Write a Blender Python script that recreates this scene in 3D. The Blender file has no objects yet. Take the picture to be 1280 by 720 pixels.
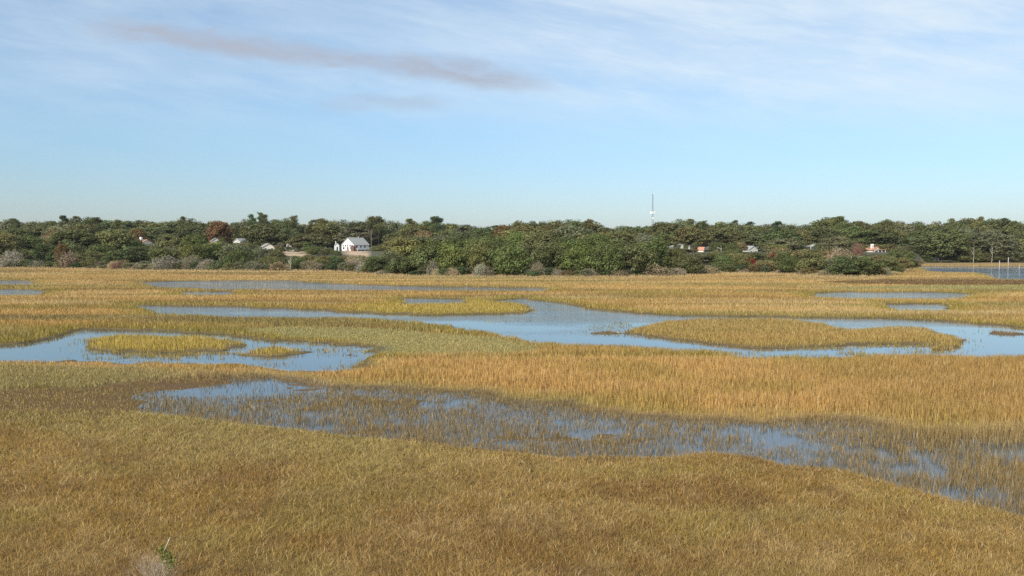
import bpy, math, random
import numpy as np
from math import radians as R

rng = np.random.default_rng(11)
rnd = random.Random(5)
C = bpy.context.scene.collection
scene = bpy.context.scene

# ------------------------------------------------------------------ camera geometry
H, F, CX, CY, HOR = 7.0, 1108.0, 640.0, 360.0, 308.0
PITCH = math.atan((CY - HOR) / F)
cp, sp = math.cos(PITCH), math.sin(PITCH)

def ray(px, py):
    x = (px - CX) / F; yc = -(py - CY) / F
    return x, cp + yc * sp, -sp + yc * cp

def gp(px, py, z=0.0):
    """point on the horizontal plane z seen in direction (px,py) of the photograph"""
    dx, dy, dz = ray(px, py)
    t = (z - H) / dz
    return (dx * t, dy * t)

def up(px, D):
    """x for a column of the photograph at depth D"""
    dx, dy, dz = ray(px, HOR)
    return dx / dy * D

def zat(py, D):
    dx, dy, dz = ray(CX, py)
    return H + D * dz / dy

# ------------------------------------------------------------------ numpy noise
def _hash(ix, iy, seed):
    n = (ix.astype(np.int64) * 374761393 + iy.astype(np.int64) * 668265263 + seed * 1442695041) & 0xffffffff
    n = ((n ^ (n >> 13)) * 1274126177) & 0xffffffff
    n = (n ^ (n >> 16)) & 0xffffffff
    return n / 4294967295.0

def vnoise(x, y, seed=0):
    ix = np.floor(x); iy = np.floor(y)
    fx = x - ix; fy = y - iy
    fx = fx * fx * (3 - 2 * fx); fy = fy * fy * (3 - 2 * fy)
    a = _hash(ix, iy, seed); b = _hash(ix + 1, iy, seed)
    c = _hash(ix, iy + 1, seed); d = _hash(ix + 1, iy + 1, seed)
    return (a * (1 - fx) + b * fx) * (1 - fy) + (c * (1 - fx) + d * fx) * fy

def fbm(x, y, seed=0, oct=3):
    s = 0; a = 0.5; t = 0
    for k in range(oct):
        s = s + a * vnoise(x * 2 ** k + 17.3 * k, y * 2 ** k - 9.1 * k, seed + k); t += a; a *= 0.5
    return s / t            # 0..1

def sstep(a, b, v):
    t = np.clip((v - a) / (b - a), 0, 1)
    return t * t * (3 - 2 * t)

def sdf(x, y, poly, margin=8.0):
    """signed distance (negative inside), clipped to +margin outside the bounding box"""
    P = np.array(poly)
    out = np.full(x.shape, margin)
    m = (x > P[:, 0].min() - margin) & (x < P[:, 0].max() + margin) & (y > P[:, 1].min() - margin) & (y < P[:, 1].max() + margin)
    if not m.any():
        return out
    X = x[m]; Y = y[m]
    d2 = np.full(X.shape, 1e9); ins = np.zeros(X.shape, bool)
    n = len(P)
    for i in range(n):
        ax, ay = P[i]; bx, by = P[(i + 1) % n]
        ex, ey = bx - ax, by - ay
        L = ex * ex + ey * ey + 1e-9
        t = np.clip(((X - ax) * ex + (Y - ay) * ey) / L, 0, 1)
        d2 = np.minimum(d2, (X - ax - t * ex) ** 2 + (Y - ay - t * ey) ** 2)
        c = ((ay > Y) != (by > Y))
        if abs(ey) > 1e-9:
            ins ^= c & (X < ex * (Y - ay) / ey + ax)
    d = np.sqrt(d2)
    out[m] = np.minimum(np.where(ins, -d, d), margin)
    return out

# ------------------------------------------------------------------ layout of the marsh (traced, then laid on the ground)
def wpoly(far, near, hz):
    return [gp(a, b) for a, b in far] + [gp(a, b, hz) for a, b in near]

WATER = [
    # winding main channel
    wpoly([(160, 381.5), (300, 383.5), (400, 387.5), (440, 390.5), (540, 393.5), (620, 393), (650, 391.5), (668, 388), (660, 383), (628, 379.5), (616, 376.5), (650, 373.3), (700, 379), (740, 386.5),
           (775, 389.5), (830, 393.5), (930, 395.5), (1020, 396.5), (1100, 398), (1180, 401.5), (1230, 405.5), (1290, 411), (1420, 418)],
          [(1420, 442), (1280, 442), (1190, 442), (1080, 440.5), (1000, 442.5), (940, 442), (860, 436), (800, 431.5), (720, 428), (680, 425), (640, 418), (600, 411.5),
           (555, 404), (500, 399), (440, 396), (380, 396), (300, 395.5), (200, 392)], .30),
    # left pool
    wpoly([(-90, 437), (0, 430.5), (60, 424.5), (92, 415.5), (110, 412.5), (200, 413), (300, 420.5), (360, 426.5), (440, 431.5), (470, 436)],
          [(455, 443), (432, 459), (370, 459.5), (300, 451.5), (200, 449), (100, 446.5), (0, 449), (-90, 450)], .25),
    wpoly([(172, 353.5), (220, 351.5), (290, 351), (370, 351), (383, 353.5), (450, 356), (530, 358), (600, 358.8), (690, 360)],
          [(690, 362), (600, 362), (520, 361.8), (450, 361.2), (380, 360.6), (290, 360), (200, 358)], .45),
    wpoly([(-120, 350.5), (20, 350.8), (45, 352)], [(40, 354.4), (-120, 355)], .4),
    wpoly([(-120, 361.5), (30, 362), (62, 364.5)], [(45, 368), (-120, 369)], .4),
    wpoly([(225, 364.6), (270, 364.2), (295, 365.4)], [(285, 367.6), (230, 367.4)], .4),
    wpoly([(1012, 366), (1080, 365), (1180, 365.8), (1220, 368)], [(1200, 371.5), (1100, 371.5), (1020, 369.5)], .45),
    wpoly([(1108, 380), (1180, 380)], [(1185, 385.6), (1115, 385.4)], .4),
    wpoly([(500, 373), (580, 374)], [(586, 377), (505, 378)], .4),
    # blue creek far right, below the wood
    wpoly([(1146, 333), (1170, 332.4), (1200, 332.6), (1300, 333), (1600, 333.6)], [(1600, 342), (1300, 341.6), (1240, 340.8), (1200, 340.4), (1160, 339)], .25),
    wpoly([(1222, 342), (1340, 342)], [(1340, 349.5), (1250, 348.5)], .3),
]
def isl(back, front, h):
    return [gp(a, b, h) for a, b in back] + [gp(a, b) for a, b in front]

ISLANDS = [
    isl([(770, 414), (785, 409), (800, 404), (830, 397), (900, 396), (1000, 397.5), (1035, 402.5), (1065, 408), (1120, 406), (1160, 408), (1190, 412.5), (1203, 417.5)],
        [(1206, 430), (1192, 438), (1168, 438), (1160, 431), (1120, 430), (1060, 432), (1000, 434), (940, 435), (900, 431), (850, 426), (800, 419), (770, 417)], .36),
    isl([(103, 426), (112, 418), (140, 415.5), (200, 416), (260, 417.5), (292, 420), (300, 426)], [(299, 433), (285, 437.5), (240, 440), (160, 440), (110, 437)], .42),
    isl([(303, 437), (325, 431.5), (360, 430.5), (392, 434)], [(388, 441), (345, 444), (310, 444)], .32),
    isl([(1226, 411.5), (1262, 413)], [(1268, 418), (1230, 417)], .2),
    isl([(735, 414), (752, 410)], [(772, 417), (742, 419)], .2),
    isl([(626, 399), (664, 400)], [(664, 402.5), (630, 402)], .2),
    isl([(416, 439), (432, 437.5), (444, 440)], [(440, 444), (420, 444.5)], .25),
]
# back edge of an island: the grass tops are what shows, so pull the first island's rear nearer
FLOOD = wpoly([(130, 497), (180, 489), (250, 480), (280, 472), (330, 471), (380, 479), (450, 482), (560, 489), (620, 495), (700, 507), (800, 520), (900, 527), (1000, 523), (1100, 528), (1180, 540), (1300, 548), (1500, 556)],
              [(1500, 700), (1290, 636), (1240, 625), (1180, 611), (1120, 595), (1060, 578), (990, 572), (930, 559), (890, 555), (850, 559), (800, 560), (700, 559), (600, 554), (540, 547), (480, 539), (400, 532), (300, 522), (200, 511), (140, 505)], .36)
FG = [gp(a, b, .36) for a, b in [(-500, 508), (0, 506), (80, 504), (140, 505), (200, 511), (300, 522), (400, 532), (480, 539), (540, 547), (600, 554), (700, 559), (800, 560), (850, 559), (890, 555), (930, 559),
                                 (990, 572), (1060, 578), (1120, 595), (1180, 611), (1240, 625), (1290, 636), (1500, 700), (1900, 860)]] + [(60, 5), (60, -12), (-60, -12), (-60, 5)]
MUD = [gp(a, b) for a, b in [(-200, 500), (0, 494), (130, 484), (240, 475), (292, 475), (275, 483), (180, 492), (160, 512), (140, 530), (60, 536), (-200, 540)]]
GREEN = [gp(a, b) for a, b in [(300, 414), (370, 409), (460, 412), (560, 418), (640, 426), (700, 438), (640, 447), (520, 447), (470, 447), (440, 430), (360, 424)]]
OLIVELOW = [gp(a, b) for a, b in [(-200, 460), (0, 458), (150, 461), (230, 468), (240, 475), (130, 484), (0, 494), (-200, 500)]]
MID = [gp(a, b) for a, b in [(-200, 451), (0, 450), (120, 450), (200, 454), (300, 456), (372, 463), (440, 462), (470, 448), (560, 450), (680, 449), (800, 447), (900, 449), (1000, 450), (1100, 447), (1300, 447), (1500, 447),
                             (1500, 556), (1300, 548), (1180, 540), (1100, 528), (1000, 523), (900, 527), (800, 520), (700, 507), (620, 495), (560, 489), (450, 482), (380, 479), (330, 471), (240, 470), (150, 462), (0, 459), (-200, 461)]]
BROWNWET = [gp(a, b) for a, b in [(1010, 353), (1100, 350), (1250, 351), (1400, 352), (1400, 358), (1200, 358), (1060, 357)]]
PALEGREEN = [gp(a, b) for a, b in [(1000, 362), (1120, 358), (1400, 357), (1400, 366), (1180, 364), (1060, 364)]]
PENIN = [gp(a, b) for a, b in [(430, 383), (500, 379), (600, 377), (660, 384), (668, 388), (650, 392), (540, 394), (440, 391)]]
# rear line of the marsh where the wood begins: depth by u = x/y
EDGE_PX = [(-400, 334), (0, 335.5), (100, 336.5), (200, 338.5), (290, 340), (400, 340), (440, 341), (480, 345), (560, 347), (700, 347.5), (830, 346.5), (900, 342.5), (960, 342.5), (1020, 346),
           (1060, 347.5), (1105, 347), (1125, 342), (1148, 335), (1156, 328.6), (1300, 327.6), (1700, 327.6)]
_E = [gp(a, b) for a, b in EDGE_PX]
EU = np.array([e[0] / e[1] for e in _E]); ED = np.array([e[1] for e in _E])

def dedge(x, y):
    u = x / np.maximum(y, 1.0)
    return np.interp(u, EU, ED)

def warp(x, y):
    a = .35 + .9 * sstep(60, 200, y)
    wx = x + a * 2.2 * (fbm(x / 5, y / 5, 3) - .5) + .9 * (vnoise(x / .9, y / .9, 31) - .5) + 1.5 * (vnoise(x / 2.6, y / 2.2, 33) - .5)
    wy = y + a * 1.5 * (fbm(x / 4, y / 4, 8) - .5) + .9 * (vnoise(x / .9, y / .9, 32) - .5) + 1.3 * (vnoise(x / 2.6, y / 2.2, 34) - .5)
    return wx, wy

def survey(x, y):
    """everything known about the marsh at points x,y"""
    wx, wy = warp(x, y)
    sw = np.full(x.shape, 8.0)
    for p in WATER:
        sw = np.minimum(sw, sdf(wx, wy, p))
    isl = []
    for p in ISLANDS:
        s = sdf(wx, wy, p); isl.append(s)
        sw = np.maximum(sw, -s)
    fgs = sdf(x, y, FG)
    s = dict(sw=sw, isl=isl, fl=np.where((fgs > -.1) & (fgs < 3) & (sdf(wx, wy, MUD) > 0), np.minimum(sdf(wx, wy, FLOOD), -.3), sdf(wx, wy, FLOOD)), fg=fgs, mud=sdf(wx, wy, MUD), gr=sdf(wx, wy, GREEN), ol=sdf(wx, wy, OLIVELOW),
             mid=sdf(wx, wy, MID), bw=sdf(wx, wy, BROWNWET), pg=sdf(wx, wy, PALEGREEN), pen=sdf(wx, wy, PENIN))
    return s

def height(x, y, s=None):
    if s is None:
        s = survey(x, y)
    z = .10 + .06 * (fbm(x / 3, y / 3, 50) - .5)
    z = z + .12 * sstep(.2, -1.2, s['fg'])
    fm = sstep(.35, -.6, s['fl'])
    z = z * (1 - fm) + fm * (-.026 + .08 * (fbm(x / 5, y / 2.0, 51) - .5) + .06 * (vnoise(x / .55, y / .4, 53) - .5))
    mm = sstep(.5, -1.0, s['mud'])
    z = z * (1 - mm) + mm * .05
    wm = sstep(.3, -1.0, s['sw'])
    z = z * (1 - wm) + wm * -.4
    b = y - dedge(x, y)
    rise = np.clip(b, 0, None)
    z = z + .5 * sstep(0, 12, rise) + 4.1 * sstep(5, 150, rise) + .8 * sstep(0, 30, rise) * (fbm(x / 25, y / 25, 70) - .5)
    return z

def zg(x, y):
    return float(height(np.array([float(x)]), np.array([float(y)]))[0])

def mixc(c, col, m):
    m = np.asarray(m)[:, None]
    return c * (1 - m) + np.array(col)[None, :] * m

def grasscol(x, y, s):
    n = len(x)
    c = np.tile(np.array([.56, .35, .115]), (n, 1))
    a = fbm(x / 22, y / 9, 90); b = fbm(x / 7, y / 4, 91)
    c = mixc(c, (.40, .29, .08), sstep(.5, .75, a) * .9)
    c = mixc(c, (.34, .21, .075), sstep(.55, .8, b) * .7)
    c = mixc(c, (.62, .41, .15), sstep(.55, .8, fbm(x / 14, y / 5, 97)) * .6)
    far = sstep(120, 175, y)
    c = mixc(c, (.60, .41, .165), far * .55)
    c = mixc(c, (.30, .255, .085), sstep(.50, .66, fbm(x / 40, y / 5, 101)) * .8)
    c = mixc(c, (.26, .18, .085), sstep(.54, .70, fbm(x / 34, y / 6, 102)) * .7)
    c = mixc(c, (.66, .49, .23), sstep(.55, .72, fbm(x / 30, y / 4.5, 171)) * .6)
    bn = y - dedge(x, y)
    c = mixc(c, (.60, .47, .26), sstep(-16, -2, bn) * .55)
    # greener cordgrass along the water
    c = mixc(c, (.37, .29, .06), sstep(4.5, .6, s['sw']) * (1 - .4 * far) * (.45 + .5 * fbm(x / 9, y / 9, 92)))
    c = mixc(c, (.50, .38, .085), sstep(.5, -1.5, s['pen']) * .8)
    c = mixc(c, (.17, .10, .045), sstep(.8, -1.5, s['bw']) * .85)
    c = mixc(c, (.36, .33, .13), sstep(.5, -2, s['pg']) * .9)
    c = mixc(c, (.46, .315, .105), sstep(.3, -.5, s['isl'][0]) * (.6 + .4 * fbm(x / 5, y / 3, 170)))
    c = mixc(c, (.54, .40, .095), sstep(.3, -.5, np.minimum(s['isl'][1], s['isl'][2])) * .85)
    mid = sstep(.3, -.8, s['mid'])
    mc = np.tile(np.array([.60, .37, .125]), (n, 1))
    mc = mixc(mc, (.46, .31, .085), sstep(.42, .7, fbm(x / 6, y / 3.5, 93)) * .8)
    mc = mixc(mc, (.44, .28, .09), sstep(10, 22, x) * .7)
    mc = mixc(mc, (.40, .34, .08), sstep(2.5, .3, -s['mid']) * .35)
    c = c * (1 - mid[:, None]) + mc * mid[:, None]
    g = sstep(.6, -1.2, s['gr'])
    c = mixc(c, (.42, .37, .14), g * (.7 + .3 * fbm(x / 3, y / 2, 94)))
    c = mixc(c, (.37, .30, .11), sstep(.6, -1, s['ol']) * .85)
    c = mixc(c, (.36, .24, .10), sstep(.4, -.2, np.minimum.reduce(s['isl'][3:])))
    fl = sstep(.2, -.5, s['fl'])
    c = mixc(c, (.31, .215, .085), fl * (.95 - .45 * sstep(12, 22, x)))
    fg = sstep(.2, -.3, s['fg'])
    fc = np.tile(np.array([.41, .262, .072]), (n, 1))
    fc = mixc(fc, (.32, .185, .060), sstep(.40, .66, fbm(x / 4.5, y / 3, 95)) * .62)
    fc = mixc(fc, (.48, .325, .115), sstep(.52, .76, fbm(x / 3.1, y / 3.2, 96)) * .6)
    fc = mixc(fc, (.62, .44, .18), sstep(.55, .85, vnoise(x / .45, y / .6, 104)) * .35)
    fc = mixc(fc, (.26, .155, .06), sstep(.6, .9, vnoise(x / .55, y / .7, 105)) * .45)
    fc = mixc(fc, (.42, .34, .10), sstep(.45, .75, fbm(x / 2.5, y / 2.2, 98)) * .35)
    strip = sstep(7, 1.0, -s['fg']) * sstep(2, -6, x) * (.4 + .6 * fbm(x / 3, y / 2, 99))
    fc = mixc(fc, (.44, .36, .125), strip * .75)
    c = c * (1 - fg[:, None]) + fc * fg[:, None]
    c = mixc(c, (.37, .26, .08), sstep(.3, -.6, s['mud']) * (.65 + .35 * fbm(x / 4, y / 2, 103)) * (1 - fg))
    lum = (c * np.array([.3, .6, .1])).sum(1)[:, None]
    return (lum + (c - lum) * .97) * .93

# ------------------------------------------------------------------ materials
def mat(name):
    m = bpy.data.materials.new(name); m.use_nodes = True
    nt = m.node_tree
    return m, nt, nt.nodes['Principled BSDF']

def simple(name, col, rough=.7, noise=.12, scale=3.0, metal=0.0):
    m, nt, b = mat(name)
    b.inputs['Roughness'].default_value = rough; b.inputs['Metallic'].default_value = metal
    tc = nt.nodes.new('ShaderNodeTexCoord'); n = nt.nodes.new('ShaderNodeTexNoise'); n.inputs['Scale'].default_value = scale; n.inputs['Detail'].default_value = 5
    mx = nt.nodes.new('ShaderNodeMix'); mx.data_type = 'RGBA'
    mx.inputs['A'].default_value = (*[v * (1 - noise) for v in col], 1); mx.inputs['B'].default_value = (*[min(1, v * (1 + noise)) for v in col], 1)
    nt.links.new(tc.outputs['Object'], n.inputs['Vector']); nt.links.new(n.outputs['Fac'], mx.inputs['Factor']); nt.links.new(mx.outputs['Result'], b.inputs['Base Color'])
    return m

def leaf_like(name, src, trans=.3, var=.35):
    """two sided thin foliage: colour from an attribute or from the object's own colour, varied per blade/leaf"""
    m = bpy.data.materials.new(name); m.use_nodes = True
    nt = m.node_tree; nt.nodes.clear()
    out = nt.nodes.new('ShaderNodeOutputMaterial'); d = nt.nodes.new('ShaderNodeBsdfDiffuse'); t = nt.nodes.new('ShaderNodeBsdfTranslucent'); mx = nt.nodes.new('ShaderNodeMixShader')
    mx.inputs[0].default_value = trans
    if src == 'attr':
        a = nt.nodes.new('ShaderNodeAttribute'); a.attribute_name = 'col'; col = a.outputs['Color']
    else:
        oi = nt.nodes.new('ShaderNodeObjectInfo')
        a = nt.nodes.new('ShaderNodeAttribute'); a.attribute_name = 'rnd'
        mr = nt.nodes.new('ShaderNodeMapRange'); mr.inputs['To Min'].default_value = 1 - var; mr.inputs['To Max'].default_value = 1 + var
        nt.links.new(a.outputs['Fac'], mr.inputs['Value'])
        hs = nt.nodes.new('ShaderNodeHueSaturation')
        hr = nt.nodes.new('ShaderNodeMapRange'); hr.inputs['To Min'].default_value = .47; hr.inputs['To Max'].default_value = .525
        nt.links.new(a.outputs['Fac'], hr.inputs['Value']); nt.links.new(hr.outputs['Result'], hs.inputs['Hue'])
        nt.links.new(oi.outputs['Color'], hs.inputs['Color']); nt.links.new(mr.outputs['Result'], hs.inputs['Value']); col = hs.outputs['Color']
    nt.links.new(col, d.inputs['Color']); nt.links.new(col, t.inputs['Color'])
    nt.links.new(d.outputs[0], mx.inputs[1]); nt.links.new(t.outputs[0], mx.inputs[2]); nt.links.new(mx.outputs[0], out.inputs['Surface'])
    return m

M_GRASS = leaf_like('grass_blades', 'attr', .30)
M_LEAF = leaf_like('foliage', 'object', .25, .5)
M_TWIG = leaf_like('bare_twigs', 'object', .0, .35)
M_BARK = simple('bark', (.16, .13, .10), .9, .4, 6)
M_PALEBARK = simple('weathered_wood', (.62, .57, .48), .9, .25, 6)
M_GREYBARK = simple('grey_dead_wood', (.34, .31, .26), .9, .3, 6)

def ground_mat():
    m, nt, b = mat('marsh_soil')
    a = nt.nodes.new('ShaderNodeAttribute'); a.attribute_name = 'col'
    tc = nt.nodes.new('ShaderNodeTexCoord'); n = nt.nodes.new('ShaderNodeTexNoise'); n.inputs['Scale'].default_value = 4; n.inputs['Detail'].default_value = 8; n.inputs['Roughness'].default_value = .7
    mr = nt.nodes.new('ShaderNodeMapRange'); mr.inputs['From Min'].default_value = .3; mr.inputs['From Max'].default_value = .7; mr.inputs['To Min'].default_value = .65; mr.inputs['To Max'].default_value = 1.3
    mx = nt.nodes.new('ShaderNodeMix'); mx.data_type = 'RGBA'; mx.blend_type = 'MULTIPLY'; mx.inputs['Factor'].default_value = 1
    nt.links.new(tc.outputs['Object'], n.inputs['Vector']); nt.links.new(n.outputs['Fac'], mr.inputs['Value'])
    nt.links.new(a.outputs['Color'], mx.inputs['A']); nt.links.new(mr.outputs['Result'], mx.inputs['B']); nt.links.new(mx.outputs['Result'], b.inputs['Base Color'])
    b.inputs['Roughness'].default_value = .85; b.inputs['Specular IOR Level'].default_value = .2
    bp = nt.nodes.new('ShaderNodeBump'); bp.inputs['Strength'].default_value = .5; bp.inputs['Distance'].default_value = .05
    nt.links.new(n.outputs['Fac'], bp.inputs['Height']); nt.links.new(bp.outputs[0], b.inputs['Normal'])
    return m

def water_mat():
    m, nt, b = mat('marsh_water')
    b.inputs['Base Color'].default_value = (.045, .060, .070, 1); b.inputs['Roughness'].default_value = .03; b.inputs['IOR'].default_value = 1.45
    tc = nt.nodes.new('ShaderNodeTexCoord')
    def noise(sx, sy, det):
        mp = nt.nodes.new('ShaderNodeMapping'); mp.inputs['Scale'].default_value = (sx, sy, 1)
        n = nt.nodes.new('ShaderNodeTexNoise'); n.inputs['Scale'].default_value = 1; n.inputs['Detail'].default_value = det
        nt.links.new(tc.outputs['Object'], mp.inputs['Vector']); nt.links.new(mp.outputs[0], n.inputs['Vector']); return n
    n1 = noise(2.0, 3.2, 3); n2 = noise(.035, .11, 2)
    mr = nt.nodes.new('ShaderNodeMapRange'); mr.inputs['From Min'].default_value = .38; mr.inputs['From Max'].default_value = .62; mr.inputs['To Min'].default_value = .15; mr.inputs['To Max'].default_value = 1.0
    nt.links.new(n2.outputs['Fac'], mr.inputs['Value'])
    # the wind reaches the open channel and the far creeks more than the sheltered pool on the left
    sx = nt.nodes.new('ShaderNodeSeparateXYZ'); nt.links.new(tc.outputs['Object'], sx.inputs[0])
    wx = nt.nodes.new('ShaderNodeMapRange'); wx.inputs['From Min'].default_value = 66; wx.inputs['From Max'].default_value = 250; wx.inputs['To Min'].default_value = .09; wx.inputs['To Max'].default_value = 4.5
    nt.links.new(sx.outputs['Y'], wx.inputs['Value'])
    ml = nt.nodes.new('ShaderNodeMath'); ml.operation = 'MULTIPLY'
    nt.links.new(mr.outputs[0], ml.inputs[0]); nt.links.new(wx.outputs[0], ml.inputs[1])
    bp = nt.nodes.new('ShaderNodeBump'); bp.inputs['Distance'].default_value = .06
    nt.links.new(ml.outputs[0], bp.inputs['Strength']); nt.links.new(n1.outputs['Fac'], bp.inputs['Height']); nt.links.new(bp.outputs[0], b.inputs['Normal'])
    return m

# ------------------------------------------------------------------ mesh helpers
def np_mesh(name, V, faces_flat, counts, material, attrs=None, smooth=False):
    me = bpy.data.meshes.new(name)
    V = np.asarray(V, np.float32)
    me.vertices.add(len(V)); me.vertices.foreach_set('co', V.ravel())
    faces_flat = np.asarray(faces_flat, np.int32); counts = np.asarray(counts, np.int32)
    me.loops.add(len(faces_flat)); me.loops.foreach_set('vertex_index', faces_flat)
    me.polygons.add(len(counts))
    st = np.zeros(len(counts), np.int32); st[1:] = np.cumsum(counts)[:-1]
    me.polygons.foreach_set('loop_start', st)
    if smooth:
        me.polygons.foreach_set('use_smooth', np.ones(len(counts), bool))
    for k, v in (attrs or {}).items():
        v = np.asarray(v, np.float32)
        if v.ndim == 2:
            at = me.attributes.new(k, 'FLOAT_COLOR', 'POINT')
            at.data.foreach_set('color', np.concatenate([v, np.ones((len(v), 1), np.float32)], 1).ravel())
        else:
            at = me.attributes.new(k, 'FLOAT', 'POINT'); at.data.foreach_set('value', v)
    me.update(calc_edges=True); me.validate()
    me.materials.append(material)
    return me

def link(name, me, parent=None):
    o = bpy.data.objects.new(name, me); C.objects.link(o)
    if parent: o.parent = parent
    return o

def tag(o, label=None, cat=None, group=None, kind=None):
    if label: o['label'] = label
    if cat: o['category'] = cat
    if group: o['group'] = group
    if kind: o['kind'] = kind
    return o

def empty(name, loc, rz=0.0, scale=(1, 1, 1)):
    o = bpy.data.objects.new(name, None); C.objects.link(o)
    o.empty_display_size = .5
    o.location = loc; o.rotation_euler = (0, 0, rz); o.scale = scale
    return o

class MB:
    """collects boxes, bars, prisms and tubes into one mesh"""
    def __init__(s): s.v = []; s.f = []
    def box(s, x0, x1, y0, y1, z0, z1):
        b = len(s.v)
        s.v += [(x0, y0, z0), (x1, y0, z0), (x1, y1, z0), (x0, y1, z0), (x0, y0, z1), (x1, y0, z1), (x1, y1, z1), (x0, y1, z1)]
        s.f += [[b + i for i in q] for q in ((0, 3, 2, 1), (4, 5, 6, 7), (0, 1, 5, 4), (1, 2, 6, 5), (2, 3, 7, 6), (3, 0, 4, 7))]
        return s
    def tube(s, p0, p1, r0, r1, n=6):
        p0 = np.array(p0, float); p1 = np.array(p1, float); d = p1 - p0; d /= np.linalg.norm(d) + 1e-9
        a = np.cross(d, (0, 0, 1.0) if abs(d[2]) < .9 else (1.0, 0, 0)); a /= np.linalg.norm(a); c = np.cross(d, a)
        b = len(s.v)
        for p, r in ((p0, r0), (p1, r1)):
            for k in range(n):
                t = 2 * math.pi * k / n
                s.v.append(tuple(p + r * (a * math.cos(t) + c * math.sin(t))))
        for k in range(n):
            s.f.append([b + k, b + (k + 1) % n, b + n + (k + 1) % n, b + n + k])
        s.f.append([b + n + k for k in range(n)]); s.f.append([b + n - 1 - k for k in range(n)])
        return s
    def poly(s, pts):
        b = len(s.v); s.v += [tuple(p) for p in pts]; s.f.append(list(range(b, b + len(pts)))); return s
    def prism(s, pts, dvec):
        n = len(pts); b = len(s.v)
        s.v += [tuple(p) for p in pts] + [tuple(np.array(p) + np.array(dvec)) for p in pts]
        s.f.append([b + i for i in range(n)][::-1]); s.f.append([b + n + i for i in range(n)])
        for i in range(n):
            s.f.append([b + i, b + (i + 1) % n, b + n + (i + 1) % n, b + n + i])
        return s
    def mesh(s, name, material, smooth=False):
        me = bpy.data.meshes.new(name); me.from_pydata(s.v, [], s.f); me.update()
        import bmesh
        bm = bmesh.new(); bm.from_mesh(me); bmesh.ops.recalc_face_normals(bm, faces=bm.faces); bm.to_mesh(me); bm.free()
        if smooth:
            me.polygons.foreach_set('use_smooth', [True] * len(me.polygons))
        me.materials.append(material); return me
    def build(s, name, material, parent=None, smooth=False):
        return link(name, s.mesh(name, material, smooth), parent)

# ------------------------------------------------------------------ ground sheet and water
def build_ground():
    rows = 10 * np.exp(np.arange(0, 760) * .0075) - 15
    cols = np.linspace(-1.3, 1.3, 440)
    Y, U = np.meshgrid(rows, cols, indexing='ij')
    X = U * (Y + 15)
    x = X.ravel(); y = Y.ravel()
    s = survey(x, y); z = height(x, y, s)
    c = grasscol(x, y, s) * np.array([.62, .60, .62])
    mudc = (.085, .060, .038)
    c = mixc(c, mudc, sstep(1.4, -.2, s['sw']) * .8)
    c = mixc(c, (.12, .09, .058), sstep(.5, -.2, s['fl']) * .85)
    c = mixc(c, (.125, .074, .030), sstep(.8, -.4, s['mud']))
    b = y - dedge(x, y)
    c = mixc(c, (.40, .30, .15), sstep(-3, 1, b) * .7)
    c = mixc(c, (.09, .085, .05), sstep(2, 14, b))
    px = CX + x / np.maximum(y, 1) * F
    sand = np.maximum(sstep(338, 346, px) * sstep(394, 386, px) * sstep(300, 325, y) * sstep(415, 405, y), sstep(426, 436, px) * sstep(466, 458, px) * sstep(300, 325, y) * sstep(405, 395, y))
    sand = sand * sstep(.25, .5, fbm(x / 7, y / 12, 160))
    c = mixc(c, (.50, .36, .23), sand)
    nr, nc = Y.shape
    i = np.arange(nr * nc).reshape(nr, nc)
    q = np.stack([i[:-1, :-1], i[:-1, 1:], i[1:, 1:], i[1:, :-1]], -1).reshape(-1, 4)
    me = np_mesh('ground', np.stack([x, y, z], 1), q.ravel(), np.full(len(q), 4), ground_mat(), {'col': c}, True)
    tag(link('ground', me), kind='structure')
    wv = [(-420, 8, 0), (420, 8, 0), (420, 420, 0), (-420, 420, 0)]
    me = np_mesh('water', wv, [0, 1, 2, 3], [4], water_mat())
    tag(link('water', me), kind='structure')

# ------------------------------------------------------------------ grass
def build_blades(name, x, y, z, h, w, col, lean, label, cat):
    n = len(x)
    az = rng.uniform(0, 2 * math.pi, n)                      # facing of the blade
    la = 9 * fbm(x / 1.6, y / 1.6, 140, 2) + rng.normal(0, 1.9, n)                              # lean direction, a slight prevailing wind
    ln = np.abs(rng.normal(0, 1, n)) * lean * h
    dx, dy = np.cos(la) * ln, np.sin(la) * ln
    sx, sy = np.cos(az) * w * .5, np.sin(az) * w * .5
    V = np.zeros((n, 5, 3))
    for k, (f, ww) in enumerate(((0, .8), (0, -.8), (.5, -1), (.5, 1), (1, 0))):
        bend = f ** 1.7
        V[:, k, 0] = x + dx * bend + sx * ww; V[:, k, 1] = y + dy * bend + sy * ww
        V[:, k, 2] = z - .02 + (h + .02) * f * (1 - .12 * lean * f)
    base = (np.arange(n) * 5)[:, None]
    loops = np.concatenate([base + np.array([0, 1, 2, 3])[None], base + np.array([3, 2, 4])[None]], 1)
    counts = np.tile([4, 3], n)
    me = np_mesh(name, V.reshape(-1, 3), loops.ravel(), counts, M_GRASS, {'col': np.repeat(col, 5, axis=0)})
    return tag(link(name, me), label, cat, kind='stuff')

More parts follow.
